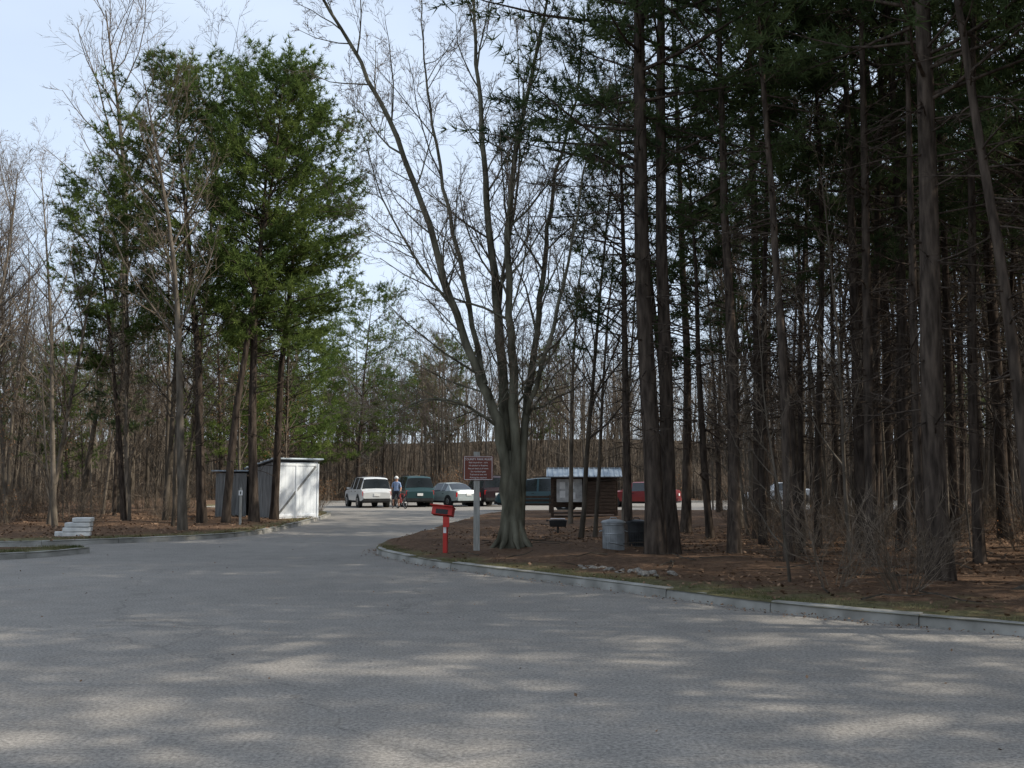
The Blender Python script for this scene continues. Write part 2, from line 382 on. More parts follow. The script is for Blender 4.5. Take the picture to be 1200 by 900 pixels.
RA=smooth([(-3.05,23.2),(-2.95,21.7),(-1.7,19.1),(-.6,17.5),(.67,15.9),(2.3,13.6),(3.1,12.4),(3.95,11.6),(5.25,10.5),(9,7.4),(14,3.4),(22,-4),(34,-18)])
RB=smooth([(-3.05,23.2),(-3.0,25),(-2.66,28.5),(-1.9,37.7),(-1.1,46.5),(.5,49.6),(4,50),(25,50),(27,52),(28,73),(60,73),(60,-18)])
rv=verge('mulch_verge',RA,RB)
LA=smooth([(-60,23),(-30,23.4),(-12.3,24),(-10.3,25.4),(-8.9,26.4),(-7.6,28.5),(-7.3,31.4),(-7.6,40),(-8.2,47),(-10,50),(-16,52),(-17,56),(-17,73)])
LB=[(-60,23.5),(-60,73),(-18,73)]
verge('mulch_verge',LA,LB)
IA=smooth([(-9.3,22.4),(-9.5,21.2),(-10.5,20.1),(-14,18.9),(-30,17),(-60,16)]); IB=smooth([(-9.3,22.4),(-9.8,22.8),(-14,22.3),(-30,21),(-60,20.5)])
verge('grass_island',IA,IB,n=120,m=20,amp=.05)
kerb('concrete_kerb',RA,side=1); kerb('concrete_kerb',RB[:-30],side=-1)
kerb('concrete_kerb',LA,side=1); kerb('concrete_kerb',IA,side=-1); kerb('concrete_kerb',IB,side=1)
kerb('concrete_kerb',[(-17,71.4),(28,71.4)],side=1)

def inpoly(x,y,P):
    c=False;j=len(P)-1
    for i in range(len(P)):
        if (P[i][1]>y)!=(P[j][1]>y) and x<(P[j][0]-P[i][0])*(y-P[i][1])/(P[j][1]-P[i][1])+P[i][0]: c=not c
        j=i
    return c
RP=RA+RB[::-1]; LP=LA+LB[::-1]; IP=IA+IB[::-1]
def dpath(x,y,P):
    best=1e9
    for i in range(len(P)-1):
        ax,ay=P[i];bx,by=P[i+1];dx,dy=bx-ax,by-ay;l=dx*dx+dy*dy
        t=max(0,min(1,((x-ax)*dx+(y-ay)*dy)/l)) if l else 0
        best=min(best,math.hypot(x-ax-t*dx,y-ay-t*dy))
    return best
rng=random.Random(5)
def scatter(n,reg,poly,fn):
    out=[];tries=0
    while len(out)<n and tries<n*6:
        tries+=1
        x=rng.uniform(reg[0],reg[1]); y=rng.uniform(reg[2],reg[3])
        if inpoly(x,y,poly) and fn(x,y): out.append((x,y))
    return out
def vz(x,y,P):
    d=dpath(x,y,P[::2]); w=min(1,d/3)
    return KH-.012+w*(.05+.12*noise.noise(Vector((x*.35,y*.35,3)))+.035*noise.noise(Vector((x*2,y*2,1))))
def leafmesh(pts,zf,size):
    arr=[]
    for (x,y) in pts:
        z=zf(x,y)+rng.uniform(.008,.05); a=rng.uniform(0,6.28); s=size*rng.uniform(.5,1.3)
        n=Vector((rng.gauss(0,.5),rng.gauss(0,.5),1)).normalized(); u=n.orthogonal().normalized(); u=Matrix.Rotation(a,3,n)@u; w=n.cross(u)
        p=Vector((x,y,z)); arr.append([p-u*s*.5,p+w*s*.32,p+u*s*.5]); arr.append([p-u*s*.5,p+u*s*.5,p-w*s*.32])
    return np.array([[tuple(q) for q in t] for t in arr])
mb=MB()
pts=scatter(18000,(-3,22,3,30),RP,lambda x,y:rng.random()<min(1,.12+dpath(x,y,RA[::3])*.35))
mb.tris(leafmesh(pts,lambda x,y:vz(x,y,RA+RB),.075),LITTER)
pts=scatter(3500,(-22,-7,24,45),LP,lambda x,y:True); mb.tris(leafmesh(pts,lambda x,y:vz(x,y,LA),.1),LITTER)
g=[]
for _ in range(900):
    i=rng.randint(0,len(RA)-14); p=Vector(RA[i]).lerp(Vector(RA[i+1]),rng.random()); o=abs(rng.gauss(0,.12))+.02
    d=(Vector(RA[i+1])-Vector(RA[i])).normalized(); g.append((p.x+d.y*o,p.y-d.x*o))
for _ in range(160): g.append((rng.uniform(-9,6),rng.uniform(5,24)))
g=[q for q in g if not inpoly(q[0],q[1],RP)]
mb.tris(leafmesh(g,lambda x,y:-.006,.035),LITTER)
mb.obj('leaf_litter')
mb=MB(); arr=[]
def blade(x,y,z,h):
    a=rng.uniform(0,6.28); w=.006; l=Vector((rng.gauss(0,.35),rng.gauss(0,.35),1)).normalized()*h; p=Vector((x,y,z)); u=Vector((math.cos(a)*w,math.sin(a)*w,0))
    arr.append([tuple(p-u),tuple(p+u),tuple(p+l)])
def strip(P,side,n,wid,rangei,hh):
    for _ in range(n):
        i=rng.randint(*rangei); p=Vector(P[i]).lerp(Vector(P[i+1]),rng.random()); d=(Vector(P[i+1])-Vector(P[i])).normalized()
        o=.15+abs(rng.gauss(0,wid)); x,y=p.x-d.y*o*side,p.y+d.x*o*side
        if noise.noise(Vector((x*1.1,y*1.1,8)))>-.1: blade(x,y,KH-.02,rng.uniform(.4,1)*hh)
strip(RA,1,18000,.4,(2,len(RA)-12),.07); strip(LA,1,9000,.5,(2,60),.09); strip(IA,-1,5000,.5,(0,40),.09); strip(RB,-1,4000,.4,(0,30),.08)
mb.tris(np.array(arr),GRASSB); mb.obj('grass_strip')

# ------------------------------------------------------------------ main multi-stem bare tree
D0=21.4
def main_tree():
    rng=random.Random(77); mb=MB(); tips=[]
    cfg=dict(seg=[6,5,4],taper=[.2,.25,.35],wander=[.08,.13,.16],up=[.05,.09,.07],sides=[6,5,3],fine=3,tw=.006,nt=4,n=[8,8,6],start=[.2,.12,.1],
        ang=[(25,55),(25,55),(25,60)],len=[(.35,.6),(.3,.55),(.4,.7)],mat=BARK_M)
    stems=[
     ([(0,0,0),(-.1,.9,0),(-.22,2.3,-.1),(-.45,3.1,-.2),(-.85,4.0,-.4),(-1.3,5.3,-.6),(-1.75,6.8,-.8),(-2.4,8.6,-1.0),(-3.2,10.2,-1.1),(-4,11.6,-1.2),(-4.5,12.8,-1.3)],.15),
     ([(-.05,0,.1),(-.08,1,.1),(-.15,2.7,.15),(-.28,4.5,.3),(-.45,6.4,.4),(-.6,8.2,.5),(-.72,10,.5),(-.85,11.8,.6),(-.9,14,.6)],.16),
     ([(.06,0,-.05),(.08,1,-.05),(.05,3,-.15),(0,4.2,-.3),(-.1,5.8,-.3),(0,7.8,-.2),(.3,9.7,-.2),(.7,11.5,-.2),(.9,13.4,0)],.14),
     ([(.12,0,.05),(.16,.8,.05),(.25,2.4,.1),(.38,3.6,.3),(.6,5.1,.5),(.75,6.7,.6),(1.0,8.4,.8),(1.45,10.2,.9),(1.7,12.2,1)],.125),
     ([(-.6,3.5,-.3),(-.95,5.3,.1),(-1.4,7.4,.3),(-1.8,9.4,.5),(-2.0,11.0,.6),(-2.1,12.6,.7)],.07),
     ([(.3,2.9,.1),(.75,4.2,-.5),(1.2,6.0,-.9),(1.5,7.8,-1.2),(2.1,9.9,-1.4)],.06),
     ([(-.3,2.6,-.1),(-.9,3.0,-.5),(-1.6,3.15,-.7),(-2.1,3.0,-.8),(-2.5,2.75,-.8)],.038),
     ([(-1.2,5.0,-.6),(-1.9,5.9,-.9),(-2.7,7.3,-1.1),(-3.3,9.2,-1.3)],.04),
     ([(-.3,4.9,.3),(-.2,6.2,.9),(.1,8.0,1.3),(.2,10.2,1.5),(.1,12.4,1.6)],.055),
    ]
    for pts,r in stems:
        V=[Vector((p[0],p[2],p[1]-(.15 if p[1]==0 else 0))) for p in pts]; Q=[]
        for i in range(len(V)-1):
            p0=V[max(i-1,0)];p1=V[i];p2=V[i+1];p3=V[min(i+2,len(V)-1)]
            for s in range(4):
                t=s/4; Q.append(.5*((2*p1)+(p2-p0)*t+(2*p0-5*p1+4*p2-p3)*t*t+(3*p1-p0-3*p2+p3)*t**3)+Vector((rng.gauss(0,.018),rng.gauss(0,.018),0)))
        Q.append(V[-1]); n=len(Q); ra=[r*(1-.87*(i/(n-1))**.85)*rng.uniform(.95,1.05) for i in range(n)]
        if pts[0][1]==0:
            for i in range(4): ra[i]*=1+.6*(1-i/4)**2
        mb.tube(Q,ra,9,BARK_M)
        nch=32 if len(pts)>6 else 15
        for k in range(nch):
            t=.24+.76*(k+rng.random())/nch if pts[0][1]==0 else .12+.88*(k+rng.random())/nch
            f=t*(n-1); i=min(int(f),n-2); P=Q[i].lerp(Q[i+1],f-i); D=(Q[i+1]-Q[i]).normalized()
            Lc=rng.uniform(1.0,3.4)*(1.15-.5*t)*(1 if r>.06 else .7)
            grow(mb,P,rdir(D,R(rng.uniform(25,60)),rng),Lc,min(ra[i]*.5,.006+Lc*.008),1,cfg,rng,tips)
    bole=[(0,-.1,.36),(0,.15,.30),(0,.5,.25),(0,.95,.22),(-.01,1.4,.19),(-.02,1.8,.14),(-.02,2.1,.08)]
    mb.tube([Vector((x+rng.gauss(0,.01),.03,z)) for x,z,r in bole],[r for x,z,r in bole],12,BARK_M)
    for k in range(8):
        a=k*.8+rng.random()*.4; d=Vector((math.cos(a),math.sin(a),0))
        mb.tube([Vector((0,0,.6))+d*.14,Vector((0,0,.22))+d*.26,Vector((0,0,.0))+d*.48],[.09,.08,.03],6,BARK_M)
    return mb.mesh('bare_tree',True)
inst(main_tree(),'bare_tree',(0.0,D0,.12))

def PT(me,name,x,y,rot=0,sc=1,lean=(0,0),z=.1): return inst(me,name,(x,y,z),rot,sc,None,lean)
placed=[]
def PTp(*a,**k): placed.append((a[2],a[3])); return PT(*a,**k)
PTp(PR[0],'pine_tree',2.72,19.2,.3,.98); PTp(PR[2],'pine_tree',3.12,19.7,2.1,.9,(0,R(.5))); PTp(PR[1],'pine_tree',2.5,21.8,4,.6)
PTp(PR[0],'pine_tree',6.2,14.7,2.6,.92,(0,R(-1.0)))
PTp(PR[2],'pine_tree',4.25,19.4,.9,.72); PTp(PT_[0],'pine_tree',4.8,17.6,1.9,.9); PTp(PR[1],'pine_tree',7.0,20.3,3,.8); PTp(PR[2],'pine_tree',8.0,20.8,5,.78)
PTp(PR[0],'pine_tree',9.6,17.5,1,.85); PTp(PR[1],'pine_tree',6.1,25,2.2,.9); PTp(PR[0],'pine_tree',9.6,26,3.7,.85); PTp(PR[2],'pine_tree',4.8,28,.4,.8)
PTp(PU[0],'pine_tree',4.9,25.0,1,1.25); PTp(PT_[1],'pine_tree',5.6,19.8,1,1.0); PTp(PT_[1],'pine_tree',3.7,23.5,2,.95); PTp(PT_[0],'pine_tree',6.1,17.2,4,.95); PTp(PT_[0],'pine_tree',8.1,17.6,5,.95)
# left pines
PT(PL[0],'pine_tree',-10.4,34,.4,1.0,(0,R(-3))); PT(PL[1],'pine_tree',-8.95,35.2,1.5,1.0,(0,R(.5))); PT(PL[2],'pine_tree',-9.5,33.6,2.7,1.0,(0,R(-1)))
PT(PL[0],'pine_tree',-8.75,37.2,3.6,.96,(0,R(1)))
PT(PL[2],'pine_tree',-13.2,34.5,1.1,.74,(0,R(-6))); PT(BARE[5],'bare_tree',-12.0,35,2,.95,(0,R(-2))) 
PT(BARE[3],'bare_tree',-17.5,45,.5,1.45); PT(BARE[5],'bare_tree',-15.2,47,2.5,1.5); PT(BARE[2],'bare_tree',-19.6,46,4.5,1.3)
PT(PU[1],'pine_tree',-11.5,75,0,1.2,z=-.05); PT(PU[1],'pine_tree',-11.6,51.4,2,.95,z=.1); PT(PU[1],'pine_tree',-22,50,4,.6); PT(PU[1],'pine_tree',-15,76,3,1.1,z=-.05)
PT(PU[1],'pine_tree',-12.4,43,3,.75); PT(PU[1],'pine_tree',-10.2,46,5,.9)
PT(BEECH,'beech_tree',-11.2,41.5,0,1.0); PT(BEECH,'beech_tree',-9.9,44,2,.8)
PT(BARE[4],'bare_tree',1.6,24,1,.8,(0,R(2))); PT(SAP[2],'bare_tree',2.1,26,1,1.2); PT(BARE[2],'bare_tree',1.9,33,3,.8); PT(BARE[4],'bare_tree',3.3,30,3,.8)

# ------------------------------------------------------------------ forest fill (grouped)
FR=empty('forest_trees'); rng=random.Random(99)
def free(x,y,d):
    for (a,b_) in placed:
        if (a-x)**2+(b_-y)**2<d*d: return False
    placed.append((x,y)); return True
cnt=0
for _ in range(4000):
    if cnt>220: break
    x=rng.uniform(3,38); y=rng.uniform(8,58)
    if x>.56*y+6: continue
    if not inpoly(x,y,RP) or dpath(x,y,RA[::3])<1.8: continue
    if y>18 and x<.175*y+.9: continue
    if y<18 and x<4: continue
    if not free(x,y,1.15): continue
    u=rng.random(); rz=rng.uniform(0,6.28); near=math.hypot(x,y)<25
    if near:
        if u<.14: me=rng.choice(PR); s=rng.uniform(.75,.95)
        elif u<.75: me=rng.choice(PT_); s=rng.uniform(.75,1.05)
        else: me=rng.choice(SAP); s=rng.uniform(.5,.9)
    else:
        if u<(.12 if y<32 else .05): me=rng.choice(PR); s=rng.uniform(.75,.95)
        elif u<.30: me=rng.choice(PT_); s=rng.uniform(.8,1.1)
        elif u<.64: me=rng.choice(BARE); s=rng.uniform(.65,1.0)
        else: me=rng.choice(SAP); s=rng.uniform(.7,1.35)
    inst(me,'forest_tree',(x,y,.08),rz,s,FR,(R(rng.gauss(0,1.3)),R(rng.gauss(0,1.3)))); cnt+=1
# wood continuing to the right of the road, it shades the asphalt
cnt=0
for _ in range(2000):
    if cnt>25: break
    x=rng.uniform(10.5,28); y=rng.uniform(-2,16)
    if not inpoly(x,y,RP) or dpath(x,y,RA[::3])<1.2 or x<.56*y+4.5: continue
    if not free(x,y,2.4): continue
    u=rng.random(); me=rng.choice(PR) if u<.34 else (rng.choice(BARE) if u<.75 else rng.choice(PT_))
    inst(me,'forest_tree',(x,y,.08),rng.uniform(0,6.28),rng.uniform(.7,1.0),FR,(R(rng.gauss(0,2)),R(rng.gauss(0,2)))); cnt+=1
cnt=0
for _ in range(3000):
    if cnt>80: break
    x=rng.uniform(-38,-9); y=rng.uniform(28,60)
    if not inpoly(x,y,LP) or dpath(x,y,LA[::3])<1.5: continue
    if y<50 and x>-.31*y: continue
    if x<-.58*y-3: continue
    if not free(x,y,1.3): continue
    u=rng.random(); rz=rng.uniform(0,6.28)
    if u<.05: me=PU[0]; s=rng.uniform(.6,1.0)
    elif u<.1: me=BEECH; s=rng.uniform(.6,1)
    elif u<.55: me=rng.choice(BARE); s=rng.uniform(.65,.9)
    else: me=rng.choice(SAP); s=rng.uniform(.8,1.3)
    inst(me,'forest_tree',(x,y,.08),rz,s,FR,(R(rng.gauss(0,1.5)),R(rng.gauss(0,1.5)))); cnt+=1
DF=empty('distant_forest')
c3=0
for _ in range(900):
    if c3>125: break
    y=60+85*rng.random()**1.3; x=rng.uniform(-.60*y-4,.60*y+4)
    if y<79 and (-22<x<33): continue
    if y<66 and abs(x)<24: continue
    inst(rng.choice(CP),'copse',(x,y,hgt(x,y)),rng.uniform(0,6.28),rng.uniform(.8,1.1),DF); c3+=1
for yy in (80,87):
    for x in np.arange(-24,36,6.0):
        inst(rng.choice(CP),'copse',(x+rng.uniform(-1,1)+(yy-80)*.4,yy+rng.uniform(-1,2),-.05),rng.uniform(0,6.28),rng.uniform(.78,.98),DF)
for _ in range(18):
    y=rng.uniform(80,125); x=rng.uniform(-.6*y,.6*y); inst(rng.choice(PL),'far_pine',(x,y,hgt(x,y)),rng.uniform(0,6.28),rng.uniform(.6,.9),DF)
US=empty('undergrowth')
c2=0
for _ in range(1500):
    if c2>130: break
    x=rng.uniform(2,26); y=rng.uniform(8,40)
    if not inpoly(x,y,RP) or dpath(x,y,RA[::3])<1.8 or (y>16 and x<.17*y+1.2) or x>.56*y+2: continue
    inst(rng.choice(SH),'brush',(x,y,.1),rng.uniform(0,6.28),rng.uniform(.4,.9),US); c2+=1
for _ in range(80):
    x=rng.uniform(-30,-11); y=rng.uniform(30,52)
    if y<50 and x>-.31*y: continue
    inst(rng.choice(SH),'brush',(x,y,.1),rng.uniform(0,6.28),rng.uniform(.5,1.1),US)
for _ in range(75):
    inst(rng.choice(SH),'brush',(rng.uniform(-40,40),rng.uniform(72.5,80),0),rng.uniform(0,6.28),rng.uniform(1.0,2.0),US)
hedge=shrub('hedge_mesh',66,1.7,leaf=3,n=40)
inst(hedge,'brown_shrub',(-9.3,48.4,.1),0,(1,1,.95)); inst(hedge,'brown_shrub',(-3.9,73,0),1,1.5)

# ------------------------------------------------------------------ signs and furniture
s=empty('information_sign',(-.73,20.9,.1),R(2))
m=MB(); m.box((0,.06,.98),(.13,.1,2.2),WOODG); m.obj('post',s,bevel=.008)
m=MB(); m.box((.03,0,1.74),(.62,.03,.5),SIGNB); m.obj('board',s,bevel=.005)
m=MB()
for (cx,cz,w,h) in((.03,1.975,.58,.008),(.03,1.505,.58,.008),(-.256,1.74,.008,.46),(.316,1.74,.008,.46)): m.box((cx,-.018,cz),(w,.006,h),WHITE)
m.obj('border',s)
lines=["COUNTY PARK RULES","Park hours 8 am - dark","No alcohol or firearms","Pets on leash at all times","Do not block gate","Trail use at own risk","Parking fee required"]
for i,t in enumerate(lines):
    cu=bpy.data.curves.new('text','FONT'); cu.body=t; cu.size=.058 if i==0 else .042; cu.align_x='CENTER'; cu.materials.append(WHITE); cu.extrude=.001
    o=bpy.data.objects.new('text_line',cu); COL.objects.link(o); o.parent=s; o.location=(.03,-.019,1.905-i*.062); o.rotation_euler=(R(90),0,0)
s=empty('red_fee_box',(-1.38,20.3,.0+.1),R(-12))
m=MB(); m.box((.04,.03,.36),(.085,.085,.95),RED); m.box((.04,.03,.02),(.2,.2,.03),RED); m.obj('post',s,bevel=.006)
m=MB(); M=Matrix.Rotation(R(-14),3,'X'); M2=Matrix.Rotation(R(5),3,'Y')@M
m.box((0,0,.87),(.42,.2,.17),RED,M2); m.box((0,-.02,.965),(.47,.28,.018),RED,M2); m.box((0,-.105,.87),(.25,.006,.1),BLACKP,M2); m.box((.09,-.1,.66),(.13,.02,.2),RED); m.obj('box',s,bevel=.008)
m=MB(); m.box((.04,-.018,.5),(.06,.006,.12),WHITE); m.obj('label',s)
def can(loc,r,h,mat,lidmat):
    s=empty('trash_can',loc); m=MB()
    pts=[Vector((0,0,h*z)) for z in (0,.04,.08,.33,.36,.39,.62,.65,.68,.92,.95,1)]; rr=[r*v for v in (.86,.9,.88,.92,.95,.92,.96,.99,.96,1,1.05,1.05)]
    m.tube(pts,rr,28,mat,cap=True)
    for k in range(28):
        a=k*math.pi/14; m.box((math.cos(a)*r*.955,math.sin(a)*r*.955,h*.5),(.012,.012,h*.8),mat)
    m.obj('body',s)
    m=MB(); m.tube([Vector((0,0,h*z)) for z in(1.0,1.03,1.08,1.12,1.13)],[r*1.1,r*1.12,r*.95,r*.5,r*.1],28,lidmat,cap=True); m.tube([Vector((-.07,0,h*1.12)),Vector((-.05,0,h*1.19)),Vector((.05,0,h*1.19)),Vector((.07,0,h*1.12))],[.01]*4,6,lidmat)
    for sx in(-1,1): m.tube([Vector((sx*r*1.0,-.08,h*.75)),Vector((sx*r*1.22,-.05,h*.72)),Vector((sx*r*1.22,.05,h*.72)),Vector((sx*r*1.0,.08,h*.75))],[.01]*4,6,lidmat)
    m.obj('lid_and_handles',s)
can((2.05,20.5,.13),.225,.60,GALV,GALV); can((2.68,21.8,.13),.225,.55,BLACKP,BLACKP)
s=empty('pedestal_grill',(1.25,27.6,.1))
m=MB(); m.tube([Vector((0,0,-.1)),Vector((0,0,.22))],[.03,.03],8,BLACKP); m.box((0,0,.32),(.42,.32,.18),BLACKP,taper=1.15); m.box((0,.02,.44),(.40,.30,.02),HUB)
m.tube([Vector((-.26,-.1,.4)),Vector((-.32,-.1,.4))],[.03,.03],6,BLACKP); m.obj('firebox_and_post',s,bevel=.006)
# kiosk
s=empty('information_kiosk',(2.85,40,.08),R(-3))
m=MB()
for x in(-1.25,1.25):
    for y in(-.35,.35): m.box((x,y,.85),(.11,.11,1.75),WOODD)
m.box((0,.28,1.0),(2.4,.04,1.15),WOODD); m.box((.62,-.1,.85),(1.2,.75,1.2),WOODD); m.box((0,-.35,1.62),(2.62,.05,.12),WOODD)
for i in range(9): m.box((.62,-.48-.0,.3+i*.135),(1.22,.02,.11),WOODD)
m.box((0,-.1,.22),(2.5,.7,.06),WOODD); m.obj('frame_and_cabinet',s,bevel=.01)
m=MB(); m.box((-.58,-.34,1.1),(1.0,.03,.9),POSTER)
for (px_,pz_) in((-.85,1.3),(-.5,1.3),(-.85,.95),(-.45,.9)): m.box((px_,-.36,pz_),(.22,.006,.26),WHITE)
m.obj('notice_board',s)
m=MB(); 
for sgn in(-1,1):
    M=Matrix.Rotation(R(24)*sgn*-1,3,'X')
    m.box((0,sgn*.36,1.80),(2.95,.82,.035),ROOFM,M)
    for i in range(15): m.box((-1.4+i*.2,sgn*.365,1.832),(.03,.80,.03),ROOFM,M)
m.box((0,0,1.985),(2.95,.12,.03),ROOFM)
m.obj('metal_roof',s)
s=empty('park_bench',(1.0,44,.1)); m=MB()
for y in(-.12,0,.12): m.box((0,y,.45),(1.6,.1,.04),WOODD)
for z in(.6,.75): m.box((0,.22,z),(1.6,.03,.1),WOODD)
for x in(-.65,.65): m.box((x,0,.21),(.08,.36,.44),WOODD); m.box((x,.19,.6),(.06,.04,.5),WOODD)
m.obj('seat_and_back',s)
# white shed with sloping roof
s=empty('white_shed',(-8.95,39.6,.08),R(-40))
m=MB()
W,Dp=1.5,2.1; zl,zr=1.95,2.25
def zt(x): return zl+(zr-zl)*(x+W/2)/W
for yy in(-Dp/2,Dp/2):
    for i in range(9):
        x=-W/2+(i+.5)*W/9
        m.box((x,yy,zt(x)/2-.05),(W/9-.008,.035,zt(x)+.02),SHEDG)
for i in range(13): m.box((-W/2,-Dp/2+(i+.5)*Dp/13,.9),(.035,Dp/13-.01,1.95),SHEDG)
m.obj('grey_board_walls',s)
m=MB()
for i in range(12): m.box((W/2,-Dp/2+(i+.5)*Dp/12,1.05),(.04,Dp/12-.006,2.3),SHEDW)
M=Matrix.Rotation(R(46),3,'X'); m.box((W/2+.03,0,1.08),(.03,2.7,.08),SHEDG,M)
for y in(-Dp/2,0,Dp/2): m.box((W/2+.03,y,1.05),(.032,.08,2.2),SHEDW)
for z in(.15,2.1): m.box((W/2+.028,0,z),(.03,1.9,.08),SHEDW)
m.obj('white_door_wall',s)
m=MB(); M=Matrix.Rotation(-math.atan2(zr-zl,W),3,'Y'); m.box((0,0,(zl+zr)/2+.05),(W+.4,Dp+.3,.05),ROOFM,M)
for i in range(8): m.box((-W/2-.05+i*.22,0,(zl+zr)/2+.085+(-W/2-.05+i*.22)*(zr-zl)/W),(.03,Dp+.29,.025),ROOFM,M)
m.obj('sloping_roof',s)
# grey outbuilding beside it
s=empty('grey_outbuilding',(-10.75,40.6,.08),R(-8)); m=MB()
W,Dp=1.75,1.5
for i in range(11):
    x=-W/2+(i+.5)*W/11; 
    if .35<x<.8: continue
    m.box((x,-Dp/2,.87),(W/11-.008,.035,1.82),SHEDG)
for i in range(11): m.box((-W/2+(i+.5)*W/11,Dp/2,.8),(W/11-.008,.035,1.7),SHEDG)
for sx in(-1,1):
    for i in range(9): m.box((sx*W/2,-Dp/2+(i+.5)*Dp/9,.83),(.035,Dp/9-.01,1.75),SHEDG)
m.obj('board_walls',s)
m=MB(); M=Matrix.Rotation(R(-5),3,'X'); m.box((0,0,1.80),(W+.3,Dp+.3,.05),ROOFM,M); m.obj('flat_roof',s)
s=empty('marker_post',(-8.75,32.6,.1)); m=MB(); m.box((0,0,.6),(.07,.05,1.3),WOODG); m.obj('post',s); m=MB(); m.box((0,-.032,1.08),(.13,.012,.16),WHITE); m.box((0,-.040,1.08),(.03,.006,.09),BLACKP); m.obj('plate',s)
s=empty('stacked_concrete_slabs',(-11.4,26.6,.12),R(12)); rng=random.Random(8)
m=MB()
for i,(w,h) in enumerate(((.68,.13),(.68,.13),(.62,.13),(.46,.12))): m.box((rng.uniform(-.04,.04)+.03*i,0,.06+i*.125),(w,.42,.115),SLAB,Matrix.Rotation(rng.uniform(-.09,.09),3,'Z'))
m.box((-.42,-.05,.07),(.24,.3,.13),SLAB,Matrix.Rotation(.3,3,'Z')); m.obj('slabs',s,bevel=.02)
def rockmesh(seed):
    rg=random.Random(seed); bm=bmesh.new(); bmesh.ops.create_icosphere(bm,subdivisions=2,radius=1)
    for v in bm.verts: v.co*=1+.45*noise.noise(v.co*1.3+Vector((seed*3,0,0))); v.co.z*=.5
    me=bpy.data.meshes.new('rock'); bm.to_mesh(me); bm.free(); me.materials.append(ROCK); return me
RK=[rockmesh(i) for i in range(4)]; s=empty('rock_pile',(0,0,0))
for i in range(26):
    t=rng.random(); x=1.25+t*1.0+rng.gauss(0,.15); y=16.9-t*1.0+rng.gauss(0,.3)
    inst(RK[i%4],'rock',(x,y,.13),rng.uniform(0,6),rng.uniform(.03,.10),s,(rng.uniform(-.3,.3),rng.uniform(-.3,.3)))
rg=random.Random(12); m=MB()
p=Vector((6.5,13.3,.1)); pts=[p]; 
for i in range(7): pts.append(pts[-1]+Vector((.26,.02+rg.gauss(0,.02),.1+rg.gauss(0,.02))))
m.tube(pts,[.07,.07,.065,.06,.055,.05,.04,.03],8,BARK_G,cap=True); m.obj('fallen_log',smooth=True)
m=MB()
for i in range(180):
    x=rg.uniform(-1,16); y=rg.uniform(9,30)
    if not inpoly(x,y,RP) or dpath(x,y,RA[::3])<.7: continue
    a=rg.uniform(0,6.28); Ls=rg.uniform(.3,1.4); q=[Vector((x,y,vz(x,y,RA)+.03))]
    for j in range(3): a+=rg.gauss(0,.2); q.append(q[-1]+Vector((math.cos(a)*Ls/3,math.sin(a)*Ls/3,rg.gauss(.01,.03))))
    m.tube(q,[.014,.012,.01,.005],4,BARK_G)
m.obj('fallen_sticks')

# ------------------------------------------------------------------ cars
SUV=dict(L=2.25,wheels=(-1.35,1.4),wr=.36,st=[(-2.28,.78,.38,.85,.88,.74,0),(-2.22,.88,.3,1.02,1.05,.82,0),(-2.12,.9,.28,1.07,1.10,.82,3),(-2.02,.9,.28,1.08,1.66,.68,0),(-1.9,.9,.28,1.08,1.74,.66,1),
  (-1.0,.91,.28,1.07,1.78,.66,0),(-.9,.91,.28,1.07,1.78,.66,1),(-.05,.91,.28,1.06,1.77,.66,0),(.05,.91,.28,1.06,1.77,.66,1),(.62,.91,.28,1.05,1.70,.65,3),(1.25,.9,.28,1.03,1.07,.74,0),(1.7,.89,.28,1.0,1.04,.74,0),(2.12,.86,.3,.9,.95,.72,0),(2.27,.76,.4,.66,.7,.66,0)])
SED=dict(L=2.3,wheels=(-1.35,1.42),wr=.32,st=[(-2.32,.74,.36,.75,.78,.7,0),(-2.25,.83,.26,.92,.96,.72,0),(-1.6,.87,.22,.96,1.01,.72,3),(-1.0,.87,.22,.93,1.36,.58,1),(-.55,.88,.22,.92,1.42,.57,0),(-.47,.88,.22,.92,1.42,.57,1),
  (.3,.88,.22,.9,1.40,.57,3),(1.05,.87,.22,.88,.93,.68,0),(1.6,.86,.22,.82,.87,.68,0),(2.15,.82,.25,.7,.74,.64,0),(2.32,.7,.34,.52,.56,.58,0)])
